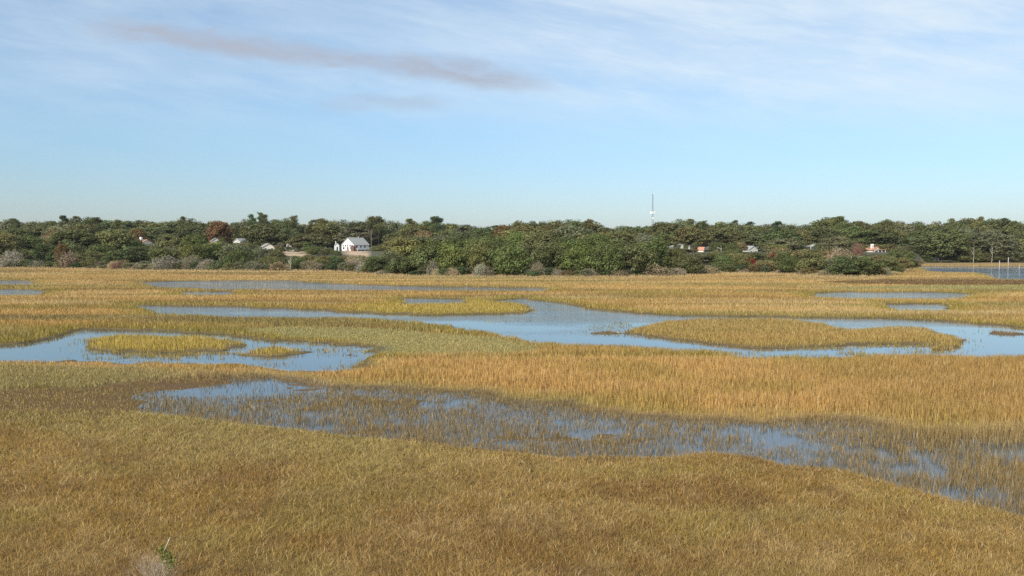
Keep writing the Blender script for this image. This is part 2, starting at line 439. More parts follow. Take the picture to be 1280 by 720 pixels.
def build_grass():
    # candidate roots: denser near, thinner (and broader bladed) far away
    N = 1500000
    t = rng.random(N); e = .3
    a, b = 14.0 ** e, 330.0 ** e
    y = (a + (b - a) * t) ** (1 / e)
    x = (rng.random(N) * 2 - 1) * (.64 * y + 4)
    s = survey(x, y); z = height(x, y, s)
    fg = s['fg'] < 0
    mud = (s['mud'] < 0) & ~fg
    fl = ((s['fl'] < 0) | ((s['fg'] < 3.5) & (s['mid'] > .5) & ~mud)) & ~fg
    low = np.minimum(s['gr'], s['ol']) < 0
    isl_big = s['isl'][0] < 0
    isl_small = np.minimum.reduce(s['isl'][1:]) < 0
    mid = (s['mid'] < 0) & ~fg & ~fl & ~mud
    bnd = y - dedge(x, y)
    hgt = np.full(N, .40) + .12 * (fbm(x / 6, y / 6, 120) - .5)
    hgt = np.where(mid, .40 + .32 * (fbm(x / 2.5, y / 2, 121) - .45), hgt)
    hgt = np.where(mid, hgt * (.62 + .38 * sstep(-14, -4, x)), hgt)
    hgt = np.where(isl_big, .34, hgt); hgt = np.where(isl_small, .40, hgt)
    tufts = np.minimum.reduce(s['isl'][3:]) < .4
    hgt = np.where(tufts, .26, hgt)
    hgt = hgt * (.62 + .38 * sstep(.2, 2.0, s['sw']))
    lowm = np.minimum(sstep(.6, -.8, s['gr']) + sstep(.6, -.8, s['ol']), 1)
    hgt = hgt * (1 - .62 * lowm)
    hgt = np.where(s['bw'] < 0, .2, hgt); hgt = np.where(s['pg'] < 0, .3, hgt)
    hgt = np.where(y > 150, hgt * .85, hgt)
    hgt = hgt + .5 * sstep(-7, 0, bnd) * fbm(x / 2.5, y / 2.5, 172)
    hgt = np.where(fl, .13 + .30 * sstep(9, 19, x) * fbm(x / 3, y / 2, 124) * 1.6 + .14 * fbm(x / 3, y / 3, 122), hgt)
    hgt = np.where(fg, .10 + .09 * fbm(x / 1.6, y / 1.6, 123), hgt)
    # density
    dens = np.ones(N)
    dens *= sstep(-.05, .55, s['sw'] + 1.7 * (fbm(x / 1.2, y / 1.2, 130) - .5))
    stray = (.22 + .3 * sstep(90, 140, y)) * sstep(-2.2, 0, s['sw']) * sstep(.45, .75, fbm(x / 2.0, y / 1.2, 135))
    for pp, dd in (([(105, 439), (300, 438), (340, 446), (200, 451), (105, 449)], .7), ([(300, 421), (350, 424), (430, 432), (425, 440), (370, 432), (310, 428)], .22), ([(385, 434), (470, 437), (455, 445), (400, 444)], .5),
                   ([(980, 433), (1170, 429), (1195, 440), (1170, 446), (1000, 445)], .45), ([(730, 408), (790, 400), (800, 418), (740, 421)], .22), ([(860, 433), (960, 437), (960, 446), (880, 440)], .3)):
        stray = np.maximum(stray, dd * sstep(.5, -1.2, sdf(x, y, [gp(*q) for q in pp])) * sstep(.35, .65, fbm(x / 1.6, y / .9, 136)))
    dens = np.maximum(dens, np.where(s['sw'] < .2, stray, 0))
    cl = fbm(x / 3.2, y / 1.3, 131)
    tuft = vnoise(x / .45, y / .45, 133)
    dfl = sstep(.24, .62, .5 + .85 * (cl - .5) + .50 * (tuft - .5) + .16 * sstep(11, 20, x) + .12 * sstep(2.4, .3, -s['fl']) + .10 * sstep(-2, -8, x)) * .80 + .05
    openw = sdf(x, y, [gp(p, q) for p, q in [(185, 493), (285, 477), (340, 474), (430, 488), (330, 496), (230, 497)]])
    dfl *= 1 - .85 * sstep(.5, -.6, openw)
    ow2 = sdf(x, y, [gp(p, q) for p, q in [(1180, 562), (1300, 552), (1400, 555), (1400, 580), (1260, 578)]])
    dfl *= 1 - .9 * sstep(.4, -.5, ow2)
    dens = np.where(tufts, dens * .45, dens)
    dens = np.where(fl, dfl, dens)
    edge = sstep(0, 3.6, -s['mid'] + 2.2 * (fbm(x / 1.5, y / 1.2, 134) - .5))
    hgt = np.where(mid, hgt * (.6 + .4 * edge), hgt)
    dens = np.where(mid, dens * (.35 + .65 * edge), dens)
    dens = np.where(mud, .6 * sstep(.32, .62, cl + .22 * sstep(-15, -22, x)), dens); hgt = np.where(mud, .10, hgt)
    dens = np.where(bnd > 9, dens * .15, dens); dens = np.where(bnd > 14, 0, dens)
    keep = rng.random(N) < dens
    col = grasscol(x, y, s)
    v = rng.normal(1, .18, N)[:, None]
    col = np.clip(col * np.clip(v, .4, 1.7), 0, .85)
    pale = rng.random(N) < .10
    col[pale] = col[pale] * .45 + np.array([.70, .55, .30]) * .55
    dark = rng.random(N) < .12
    col[dark] *= np.array([.58, .56, .58])
    w = .0115 * (y / 20) ** .80 * rng.uniform(.7, 1.4, N)
    w = np.where(fl, w * .75, w)
    h = hgt * np.clip(rng.normal(1, .22, N), .45, 1.7)
    z = np.where((s['sw'] < 0) & ~fl, np.maximum(z, -.03), z)
    h = np.where((s['sw'] < -.2) & ~fl, h * .7, h)
    ids = np.zeros(N, int)                 # 0 far marsh
    ids[mid] = 1; ids[fl] = 2; ids[isl_big] = 3; ids[s['isl'][1] < 0] = 4; ids[s['isl'][2] < 0] = 5; ids[low & ~fl & ~fg] = 6; ids[fg] = 7
    names = [('marsh_grass', 'golden marsh grass stretching beyond the winding channel to the wood', 'marsh grass', .35),
             ('cordgrass', 'tall tan cordgrass band between the flooded shallows and the channel', 'cordgrass', .22),
             ('reeds', 'sparse brown reeds standing in the flooded shallows behind the foreground', 'reeds', .30),
             ('island_grass', 'olive brown cordgrass on the long island inside the channel bend', 'cordgrass', .3),
             ('island_grass', 'yellow green cordgrass on the longer island of the left pool', 'cordgrass', .25),
             ('island_grass', 'small yellow grass tussock at right end of the left pool', 'cordgrass', .25),
             ('low_turf', 'low pale green turf between the left pool and the channel', 'turf', .5),
             ('salt_grass', 'short golden brown salt grass carpeting the whole foreground', 'salt grass', .95)]
    for k, (nm, lb, ct, ln) in enumerate(names):
        m = keep & (ids == k)
        if m.any():
            build_blades(nm, x[m], y[m], z[m], h[m], w[m], col[m], ln, lb, ct)

# ------------------------------------------------------------------ crowns, twigs and trunks (prototypes)
def leaf_cloud(name, P, Nn, size, rv, material, aspect=.62):
    """one diamond shaped leaf clump per point"""
    n = len(P)
    ref = rng.normal(0, 1, (n, 3))
    a = np.cross(Nn, ref); a /= np.linalg.norm(a, axis=1)[:, None] + 1e-9
    b = np.cross(Nn, a); b /= np.linalg.norm(b, axis=1)[:, None] + 1e-9
    s = size[:, None]
    V = np.stack([P - a * s, P - b * s * aspect, P + a * s, P + b * s * aspect], 1)
    idx = np.arange(n * 4)
    return np_mesh(name, V.reshape(-1, 3), idx, np.full(n, 4), material, {'rnd': np.repeat(rv, 4)})

def unit(n):
    v = rng.normal(0, 1, (n, 3)); return v / np.linalg.norm(v, axis=1)[:, None]

def crown_points(W, Hh, base, nclump, per, cr, leaf, flat=.7, top=.5, shell=.45):
    cen = np.array([0, 0, base + (Hh - base) * top])
    rx = W / 2 - cr * .6; rz_up = (Hh - cen[2]) - cr * .4; rz_dn = cen[2] - base
    d = unit(nclump * 3); d = d[d[:, 2] > -.75][:nclump]
    lob = .80 + .34 * fbm(d[:, 0] * 1.6 + 5 + rng.random() * 9, d[:, 1] * 1.6 + d[:, 2] * 1.4, int(rng.integers(1000)), 2)
    r = (shell + (1 - shell) * rng.random(len(d)) ** .45) * np.clip(lob, .6, 1.12)
    cc = cen + d * np.stack([r * rx, r * rx, r * np.where(d[:, 2] > 0, rz_up, rz_dn)], 1)
    P = []; Nn = []; rv = []
    for c in cc:
        k = int(per * rng.uniform(.6, 1.3)); rad = cr * rng.uniform(.65, 1.25)
        q = unit(k); rr = rng.random(k) ** .38
        q2 = q * rr[:, None] * np.array([rad, rad, rad * flat])
        P.append(c + q2)
        nn = q * np.array([1, 1, 1.3]) + unit(k) * .45 + np.array([0, 0, .25]); nn /= np.linalg.norm(nn, axis=1)[:, None]
        Nn.append(nn)
        rv.append(np.clip(.5 + rng.normal(0, .16) + rng.normal(0, .16, k), 0, 1))
    P = np.concatenate(P); Nn = np.concatenate(Nn); rv = np.concatenate(rv)
    size = leaf * rng.uniform(.55, 1.35, len(P))
    return P, Nn, size, rv

def grow(mb, p, d, L, r, depth, bend=.35, kids=(2, 3), shrink=.68):
    """limbs: a bent tapering run, then children"""
    p = np.array(p, float); d = np.array(d, float); seg = 2
    for i in range(seg):
        d2 = d + rng.normal(0, bend * .4, 3); d2 /= np.linalg.norm(d2)
        q = p + d2 * L / seg; r2 = r * .82
        mb.tube(p, q, r, r2, 5 if r > .06 else 3); p, d, r = q, d2, r2
    if depth > 0:
        for k in range(int(rng.integers(kids[0], kids[1] + 1))):
            dd = d + rng.normal(0, bend, 3); dd[2] += .12; dd /= np.linalg.norm(dd)
            grow(mb, p, dd, L * shrink * rng.uniform(.8, 1.2), r * .72, depth - 1, bend, kids, shrink)

def trunk_mesh(kind, W, Hh, base):
    mb = MB()
    if kind == 'pine':
        mb.tube((0, 0, -.4), (.1, 0, Hh * .5), .28, .2, 8); mb.tube((.1, 0, Hh * .5), (0, .1, Hh * .95), .2, .05, 8)
        for k in range(9):
            z = rng.uniform(.5, .92) * Hh; t = rng.uniform(0, 6.28); L = W * .42 * (1.2 - z / Hh)
            mb.tube((0, 0, z), (math.cos(t) * L, math.sin(t) * L, z + .7), .07, .025, 4)
    elif kind == 'shrub':
        for k in range(4):
            t = rng.uniform(0, 6.28)
            grow(mb, (0.1 * math.cos(t), .1 * math.sin(t), -.3), (math.cos(t) * .5, math.sin(t) * .5, 1), Hh * .42, .09, 1, .5)
    else:
        mb.tube((0, 0, -.5), (.15, .1, base * .9 + .8), .42, .30, 9)
        for k in range(4):
            t = k * 1.6 + rng.uniform(-.4, .4)
            grow(mb, (.15, .1, base * .7 + .7), (math.cos(t) * .9, math.sin(t) * .9, .8), Hh * .32, .20, 1, .45)
    return mb.mesh('trunk', M_BARK)

PROTO = {}
def protos():
    def oak(W, Hh, base, ncl, top=.45):
        P = crown_points(W, Hh, base, ncl, 92, W * .14, .27, .66, top)
        return leaf_cloud('crown', *P, M_LEAF), trunk_mesh('oak', W, Hh, base), W, Hh
    PROTO['oak'] = [oak(12, 10.5, 1.0, 150), oak(13, 9.5, .8, 160, .4), oak(10, 11, 1.2, 135, .48), oak(11, 10, .8, 140)]
    def pine(W, Hh):
        P = []; Nn = []; S = []; rv = []
        for k in range(30):
            f = rng.random() ** .6
            z = Hh * (.48 + .5 * f); rad = W * .5 * (1.05 - .62 * f) * rng.uniform(.25, 1); t = rng.uniform(0, 6.28)
            c = np.array([math.cos(t) * rad, math.sin(t) * rad, z]); n = int(rng.integers(45, 85))
            q = unit(n) * (rng.random(n) ** .4)[:, None]
            P.append(c + q * np.array([1.15, 1.15, .62])); nn = unit(n) + np.array([0, 0, .5]); Nn.append(nn / np.linalg.norm(nn, axis=1)[:, None])
            S.append(.30 * rng.uniform(.6, 1.3, n)); rv.append(np.clip(.5 + rng.normal(0, .15) + rng.normal(0, .15, n), 0, 1))
        return leaf_cloud('crown', np.concatenate(P), np.concatenate(Nn), np.concatenate(S), np.concatenate(rv), M_LEAF, .4), trunk_mesh('pine', W, Hh, 0), W, Hh
    PROTO['pine'] = [pine(7, 16), pine(6, 15), pine(8, 15)]
    def shrub(W, Hh, ncl, top=.42):
        P = crown_points(W, Hh, .15, ncl, 80, W * .145, .155, .78, top, .35)
        return leaf_cloud('crown', *P, M_LEAF), trunk_mesh('shrub', W, Hh, .2), W, Hh
    PROTO['shrub'] = [shrub(7, 5.5, 85), shrub(6, 5.5, 78, .5), shrub(8, 5, 95, .36), shrub(6.5, 6, 82, .48), shrub(5.5, 4.5, 68)]
    def bare(W, Hh):
        mb = MB()
        for k in range(9):
            t = rng.uniform(0, 6.28); sp_ = rng.uniform(.2, .95)
            grow(mb, (0, 0, -.2), (math.cos(t) * sp_, math.sin(t) * sp_, 1), Hh * .42, .055, 3, .42, (2, 3), .66)
        tr = mb.mesh('branches', M_TWIG)
        at = tr.attributes.new('rnd', 'FLOAT', 'POINT'); at.data.foreach_set('value', rng.uniform(.2, .8, len(tr.vertices)).astype(np.float32))
        n = 2600; d = unit(n); d[:, 2] = np.abs(d[:, 2]); r = (.35 + .65 * rng.random(n) ** .5)
        lob = .6 + .65 * fbm(d[:, 0] * 2 + 3, d[:, 1] * 2 + d[:, 2] * 2, int(rng.integers(999)), 2); r = r * np.clip(lob, 0, 1.05)
        P = d * r[:, None] * np.array([W / 2, W / 2, Hh]); nn = unit(n)
        tw = leaf_cloud('twigs', P, nn, rng.uniform(.14, .30, n), rng.random(n), M_TWIG, .16)
        return tr, tw, W, Hh
    PROTO['bare'] = [bare(5.5, 3.6), bare(6.5, 3.4), bare(4.5, 4.2)]
    def snag(Hh):
        mb = MB(); p = np.array([0, 0, -.3]); r = .26
        for k in range(4):
            q = p + np.array([rng.normal(0, .12), rng.normal(0, .12), Hh / 4]); mb.tube(p, q, r, r * .8, 7); p = q; r *= .8
        b2 = MB()
        for k in range(4):
            t = rng.uniform(0, 6.28); z = Hh * rng.uniform(.45, .9)
            grow(b2, (0, 0, z), (math.cos(t), math.sin(t), .9), Hh * .28, .10, 1, .4)
        return mb.mesh('trunk', M_GREYBARK), b2.mesh('limbs', M_GREYBARK), 2.5, Hh
    PROTO['snag'] = [snag(6), snag(5)]

GREENS = {  # object colours
    'dark green': (.074, .081, .033), 'grey green': (.098, .100, .054), 'olive': (.095, .094, .038), 'bright green': (.080, .094, .031),
    'deep green': (.054, .070, .031), 'yellow green': (.110, .108, .036), 'bronze': (.118, .095, .044), 'orange brown': (.20, .13, .055),
    'rust red': (.26, .060, .035), 'grey brown': (.32, .265, .175), 'pale grey': (.34, .30, .22), 'tan': (.42, .33, .19), 'pinkish brown': (.30, .17, .13), 'weathered': (.55, .5, .42)}
CLEAR = [(175, 195, 303.5, 385), (267, 274, 301.5, 385), (292, 300, 302.5, 385), (331, 346, 309.5, 398), (346, 388, 318, 400), (413, 462, 319, 400), (841, 850, 310, 385), (859, 866, 310, 385), (873, 886, 315.5, 385),
         (938, 946, 315.5, 385), (1011, 1024, 310.5, 385), (1089, 1106, 317.5, 350), (1148, 1156, 324, 380), (1166, 1180, 325, 380)]
TREES = []   # (row, kindword, adj, px, object)
NAMES = {'oak': 'live_oak', 'pine': 'pine_tree', 'shrub': 'evergreen_shrub', 'bare': 'bare_shrub', 'snag': 'dead_tree', 'autumn': 'autumn_tree', 'dome': 'evergreen_tree'}
WORDS = {'oak': 'live oak', 'pine': 'pine', 'shrub': 'evergreen shrub', 'bare': 'leafless shrub', 'snag': 'dead tree', 'autumn': 'autumn tree', 'dome': 'evergreen tree'}
CATS = {'oak': 'tree', 'pine': 'pine tree', 'shrub': 'shrub', 'bare': 'bare shrub', 'snag': 'dead tree', 'autumn': 'autumn tree', 'dome': 'tree'}
GROUPS = {'oak': 'live oaks of the far wood', 'pine': 'pines rising above the wood', 'shrub': 'evergreen shrubs along the marsh edge', 'bare': 'leafless shrubs along the marsh edge', 'snag': 'dead trees at the edge of the wood',
          'autumn': 'trees in autumn colour', 'dome': 'evergreen trees in the middle of the wood'}

def tree(row, kind, px, D, top_y, w_px, adj, force=False, skip=False):
    x = up(px, D); z0 = zg(x, D)
    hw = w_px / 2
    if not force:
        for a, b, lim, dh in CLEAR:
            if D < dh and px + hw * .8 > a and px - hw * .8 < b:
                if skip: return None
                top_y = max(top_y, lim)
    ht = zat(top_y, D) - z0
    if ht < 1.0:
        return None
    src = {'autumn': 'oak', 'dome': 'oak'}.get(kind, kind)
    if kind == 'autumn' and ht < 5.5: src = 'shrub'
    a_, b_, W, Hh = rnd.choice(PROTO[src])
    wm = w_px * D / F
    e = empty(NAMES[kind], (x, D, z0 - .05), rnd.uniform(0, 6.28), (wm / W, wm / W, ht / Hh))
    if src in ('oak', 'pine', 'shrub'):
        c = link('crown', a_, e); t = link('trunk', b_, e)
    elif src == 'bare':
        c = link('branches', a_, e); t = link('twigs', b_, e); t.color = (*GREENS[adj], 1)
    else:
        c = link('trunk', a_, e); t = link('limbs', b_, e)
        c.color = t.color = (1, 1, 1, 1)
    base = GREENS[adj]; k = rnd.uniform(.82, 1.2) * (1.85 if src in ('oak', 'pine', 'shrub') and adj not in ('rust red', 'orange brown', 'pinkish brown') else .85 if src == 'bare' else 1.0)
    col = [v * k * rnd.uniform(.93, 1.07) for v in base]
    c.color = (*col, 1)
    if src == 'bare': t.color = (*col, 1)
    TREES.append((row, kind, adj, px, e))
    return e

def skyline(px):
    P = [(-200, 273), (0, 273), (50, 271), (100, 270), (150, 275), (180, 270), (210, 276), (230, 270), (260, 274), (290, 274), (325, 266), (350, 272), (370, 270), (385, 277), (400, 273), (440, 273), (465, 270), (500, 275),
         (512, 273), (550, 271), (565, 277), (600, 281), (612, 282), (640, 278), (660, 275), (700, 273), (740, 275), (765, 281), (800, 279), (830, 274), (870, 274), (890, 276), (930, 276), (960, 279), (975, 276), (1000, 279),
         (1040, 271), (1075, 271), (1110, 273), (1150, 275), (1190, 273), (1220, 270), (1260, 272), (1280, 275), (1500, 272)]
    return float(np.interp(px, [p[0] for p in P], [p[1] for p in P]))

def build_wood():
    protos()
    pick = lambda *a: rnd.choice(a)
    # skyline row
    px = -70
    while px < 1350:
        tree('sky', 'oak', px, rnd.uniform(430, 470), skyline(px) + rnd.uniform(-.5, 3.5), rnd.uniform(38, 54), pick('dark green', 'dark green', 'grey green', 'olive'))
        px += rnd.uniform(19, 27)
    for q in (22, 78, 98, 122, 150, 226, 318, 326, 333, 366, 394, 404, 462, 470, 512, 546, 552, 618, 646, 735, 738, 862, 880, 915, 938, 975, 1041, 1052, 1190, 1226, 1255):
        tree('sky', 'pine', q + rnd.uniform(-3, 3), rnd.uniform(420, 450), skyline(q) - rnd.uniform(-.5, 1.6), rnd.uniform(15, 22), pick('dark green', 'deep green', 'olive'))
    # second row, lower
    px = -60
    while px < 1350:
        D = rnd.uniform(408, 426) + (34 if 388 < px < 495 else 0)
        tree('upper', 'oak', px, D, skyline(px) + rnd.uniform(7, 15), rnd.uniform(42, 60), pick('dark green', 'grey green', 'olive', 'olive', 'dark green'))
        px += rnd.uniform(24, 33)
    px = -90
    while px < 1380:
        tree('rear', 'oak', px, rnd.uniform(490, 520), skyline(px) + rnd.uniform(3, 9), rnd.uniform(46, 64), pick('dark green', 'grey green'))
        px += rnd.uniform(30, 40)
    # low cover in front of the half hidden houses
    for a, b, lim, dh in CLEAR:
        q = a - 8
        while q < b + 10:
            dd = rnd.uniform(318, 345) if not (328 <= a < 470) else rnd.uniform(262, 292)
            if a >= 1148: dd = 379
            if a == 1089: dd = rnd.uniform(262, 300)
            tree('low', 'shrub', q, dd, lim + (rnd.uniform(-.6, 2.2) if not 328 <= a < 470 else rnd.uniform(-3.2, 1.4) if a < 400 else rnd.uniform(-2.2, 1.6)), rnd.uniform(14, 26), pick('dark green', 'olive', 'grey green', 'bronze'), True)
            q += rnd.uniform(9, 15)
    for q, t, w, dd in [(390, 308, 18, 335), (399, 306, 20, 345), (409, 309, 18, 340), (418, 312, 14, 335), (424, 314, 10, 330), (470, 306, 16, 392), (478, 303, 20, 385), (362, 307.5, 12, 398), (383, 307, 14, 400), (348, 307, 12, 396), (337, 310.5, 14, 380), (371, 310, 9, 385), (463, 313, 9, 380)]:
        tree('low', 'shrub', q, dd, t, w, pick('dark green', 'olive', 'grey green'), True)
    q = 815
    while q < 1080:
        tree('low', 'shrub', q, rnd.uniform(300, 340), rnd.uniform(308, 315), rnd.uniform(26, 36), pick('dark green', 'olive', 'grey green', 'bronze'))
        q += rnd.uniform(12, 18)
    for q0, q1 in ((140, 335), (815, 1140)):
        q = q0
        while q < q1:
            w = rnd.uniform(15, 25); tree('low', 'shrub', q, rnd.uniform(352, 383), rnd.uniform(299, 309), w, pick('dark green', 'olive', 'grey green', 'dark green', 'bronze'), skip=True)
            q += rnd.uniform(7, 12)
    q = 830
    while q < 1152:
        e = float(np.interp((q - CX) / F, EU, ED))
        tree('low', 'shrub', q, e + rnd.uniform(35, 100) if q < 1120 else rnd.uniform(300, 350), rnd.uniform(311, 319), rnd.uniform(20, 32), pick('dark green', 'olive', 'grey green', 'bronze'))
        q += rnd.uniform(5, 9)
    q = -40
    while q < 1145:                                        # low fringe right at the marsh edge
        e = float(np.interp((q - CX) / F, EU, ED)); by = HOR + 6.6 / (e + 3) * F
        k = rnd.random()
        if k < (.72 if not 490 < q < 830 else .88): tree('fringe', 'shrub', q, e + rnd.uniform(0, 6), by - rnd.uniform(6, 13), rnd.uniform(16, 26), pick('dark green', 'olive', 'grey green', 'bronze', 'deep green'))
        else: tree('fringe', 'bare', q, e + rnd.uniform(0, 3), by - rnd.uniform(5, 11), rnd.uniform(16, 28), pick('grey brown', 'tan', 'pale grey'))
        q += rnd.uniform(9, 15)
    for q, t, w in [(846, 301, 9), (857, 303, 6), (868, 302, 8), (893, 300, 12), (905, 303, 14), (920, 302, 14), (962, 304, 12), (1002, 300, 10), (1024, 303, 12), (174, 297, 8), (278, 296, 10), (306, 297, 10), (349, 302, 12), (386, 301, 14)]:
        tree('low', 'shrub', q, rnd.uniform(372, 382), t, w * 1.3, pick('dark green', 'grey green'), True)
    # third row: thicket half way down (left of the middle and right of it)
    px = -60
    while px < 1350:
        e = float(np.interp((px - CX) / F, EU, ED))
        D = min(e + rnd.uniform(75, 110), 402) if px < 1140 else rnd.uniform(384, 400)
        top = rnd.uniform(287, 297) if px < 1130 else rnd.uniform(287, 300)
        if 330 < px < 480: top = rnd.uniform(296, 306)
        if D > 330 or not 330 < px < 480:
            tree('thicket', 'oak', px, D, top, rnd.uniform(36, 52), pick('grey green', 'olive', 'dark green', 'bright green') if px < 880 else pick('grey green', 'dark green', 'grey green', 'olive'))
        px += rnd.uniform(26, 36)
    # fourth row behind the edge shrubs
    px = -50
    while px < 1340:
        e = float(np.interp((px - CX) / F, EU, ED))
        if px < 1135:
            D = e + rnd.uniform(32, 55); top = rnd.uniform(299, 311)
            if 500 < px < 830: top = rnd.uniform(291, 302)
            if 860 < px < 1010: top = rnd.uniform(305, 315)
            tree('behind', 'shrub', px, D, top, rnd.uniform(38, 56), pick('dark green', 'olive', 'bright green', 'grey green', 'bronze') if not 500 < px < 830 else pick('bright green', 'olive', 'bright green', 'yellow green', 'dark green'))
        else:
            tree('behind', 'shrub', px, 378 + rnd.uniform(-4, 6), rnd.uniform(306, 315), rnd.uniform(26, 38), pick('dark green', 'grey green', 'dark green'))
        px += rnd.uniform(25, 34)
    # the middle mound seen in the photograph: big rounded evergreen crowns rising behind the edge
    for q, D, t, w, a in [(668, 300, 284, 74, 'olive'), (716, 310, 279, 70, 'grey green'), (650, 330, 279, 70, 'olive'), (745, 300, 290, 60, 'yellow green'), (560, 290, 294, 56, 'bright green'), (615, 280, 296, 60, 'bright green'),
                          (690, 345, 276, 66, 'olive'), (780, 330, 287, 60, 'dark green'), (835, 340, 284, 66, 'grey green'), (870, 350, 280, 74, 'olive'), (920, 355, 283, 70, 'grey green'), (90, 320, 285, 66, 'dark green'), (140, 330, 284, 60, 'olive'),
                          (985, 350, 287, 70, 'dark green'), (1130, 360, 284, 70, 'grey green'), (1180, 385, 284, 70, 'dark green'), (1240, 388, 286, 66, 'grey green'), (242, 330, 291, 40, 'bright green'), (530, 300, 297, 50, 'bronze')]:
        tree('mound', 'dome', q, D, t, w, a)
    # shrubs on the marsh edge, as they stand in the photograph: px, distance behind the edge, top, width, colour
    for q, o, t, w, a in [(-30, 8, 312, 50, 'dark green'), (30, 4, 323, 16, 'dark green'), (57, 22, 303, 36, 'deep green'), (5, 24, 300, 40, 'dark green'), (115, 8, 312, 38, 'olive'), (90, 26, 300, 46, 'dark green'), (165, 18, 306, 48, 'deep green'),
                          (140, 8, 318, 34, 'dark green'), (240, 28, 300, 38, 'bright green'), (270, 3, 324, 30, 'grey green'), (300, 10, 308, 46, 'dark green'), (338, 10, 314, 40, 'olive'), (372, 8, 320, 34, 'dark green'), (420, 4, 321, 32, 'deep green'),
                          (398, 14, 322, 30, 'olive'), (470, 6, 316, 34, 'dark green'), (505, 3, 318, 42, 'dark green'), (488, 22, 309, 40, 'grey green'), (532, 4, 304, 44, 'dark green'), (562, 6, 302, 48, 'bright green'), (600, 6, 304, 46, 'olive'),
                          (640, 4, 300, 58, 'bright green'), (690, 7, 304, 50, 'dark green'), (722, 4, 306, 48, 'bright green'), (757, 3, 298, 54, 'bright green'), (795, 4, 304, 56, 'dark green'), (818, 16, 296, 44, 'bright green'),
                          (860, 3, 314, 46, 'dark green'), (843, 14, 306, 34, 'olive'), (903, 6, 318, 38, 'dark green'), (925, 10, 312, 34, 'olive'), (958, 4, 324, 34, 'bronze'), (990, 4, 317, 40, 'dark green'), (1015, 5, 312, 40, 'olive'),
                          (1052, 2, 318, 46, 'deep green'), (1083, 2, 320, 48, 'dark green'), (1035, 12, 322, 36, 'grey green'), (1108, 10, 322, 36, 'olive'), (1128, 6, 321, 30, 'bronze'), (1143, 4, 326, 20, 'olive'), (205, 22, 308, 40, 'olive'),
                          (1192, 3, 316, 34, 'dark green'), (1225, 3, 317, 34, 'grey green'), (1262, 3, 316, 36, 'dark green'), (1300, 3, 315, 40, 'dark green'), (1158, 6, 318, 18, 'dark green')]:
        e = float(np.interp((q - CX) / F, EU, ED))
        tree('edge', 'shrub', q, e + o, t, w, a)
    for q, o, t, w, a in [(14, 3, 310, 32, 'pale grey'), (46, 3, 324, 26, 'grey brown'), (90, 3, 312, 32, 'grey brown'), (76, 2, 326, 24, 'tan'), (150, 2, 326, 30, 'pinkish brown'), (215, 3, 318, 44, 'pale grey'), (240, 4, 316, 34, 'grey brown'), (258, 3, 320, 30, 'pale grey'),
                          (318, 2, 322, 30, 'grey brown'), (350, 2, 326, 34, 'tan'), (392, 3, 322, 34, 'grey brown'), (440, 4, 319, 36, 'grey brown'), (455, 3, 326, 30, 'pale grey'), (480, 30, 304, 52, 'grey brown'), (445, 14, 319, 40, 'grey brown'),
                          (600, 1, 327, 22, 'pale grey'), (610, 1, 332, 20, 'grey brown'), (672, 1, 325, 26, 'grey brown'), (735, 0, 334, 24, 'pale grey'), (540, 2, 322, 18, 'pale grey'), (822, 1, 328, 40, 'tan'), (845, 1, 333, 30, 'pale grey'), (880, 2, 329, 44, 'tan'),
                          (776, 0, 336, 22, 'grey brown'), (915, 2, 332, 26, 'grey brown'), (945, 2, 334, 24, 'grey brown'), (1045, 24, 307, 44, 'grey brown'), (1108, 1, 332, 14, 'pale grey'), (1150, 1, 331, 18, 'tan'), (1005, 1, 334, 22, 'grey brown'), (1030, 0, 336, 20, 'tan'),
                          (1072, 60, 296, 20, 'pinkish brown'), (0, 2, 330, 24, 'grey brown'), (120, 2, 328, 26, 'grey brown'), (285, 2, 330, 28, 'tan'), (565, 1, 332, 24, 'tan'), (1232, 4, 310, 22, 'grey brown')]:
        e = float(np.interp((q - CX) / F, EU, ED))
        tree('edge', 'bare', q, e + o, t, w, a)
    for q, D, t, w, a in [(275, 400, 274, 32, 'orange brown'), (172, 395, 284, 26, 'orange brown'), (66, 330, 284, 26, 'bronze'), (630, 400, 279, 26, 'orange brown'), (973, 300, 304, 34, 'yellow green'), (972, 268, 316, 24, 'rust red'), (938, 250, 321, 22, 'rust red'),
                          (530, 330, 286, 30, 'bronze'), (755, 320, 288, 30, 'yellow green'), (300, 372, 297, 34, 'pinkish brown'), (78, 290, 303, 20, 'orange brown'), (230, 330, 296, 22, 'pinkish brown'), (372, 385, 304, 22, 'bronze'), (400, 360, 304, 44, 'olive')]:
        tree('colour', 'autumn', q, D, t, w, a)
    for q, D, t, w in [(190, None, 322, 8), (362, None, 323, 7), (543, None, 335, 6), (1143, 380, 312, 6), (1149, 376, 318, 6), (1217, 374, 311, 4), (1240, 376, 309, 4), (902, 350, 306, 8), (1048, 285, 309, 8)]:
        e = float(np.interp((q - CX) / F, EU, ED)) + 1
        tree('dead', 'snag', q, D or e, t, w, 'weathered', True)
    # labels
    LM = [(-130, 'left photo edge'), (183, 'pale orange cottage'), (365, 'sandy bank'), (445, 'white gabled house'), (640, 'photo middle'), (815, 'radio mast'), (972, 'rust red bush'), (1097, 'orange roofed house'), (1254, 'channel posts')]
    RW = {'sky': 'on the skyline', 'upper': 'just below the skyline', 'thicket': 'deep in the wood', 'behind': 'behind the edge shrubs', 'rear': 'rearmost under the skyline', 'low': 'low among the houses', 'fringe': 'low fringe of the marsh', 'mound': 'rounded in mid wood', 'edge': 'at the marsh edge', 'colour': 'in the wood', 'dead': 'bare trunked by the wood'}
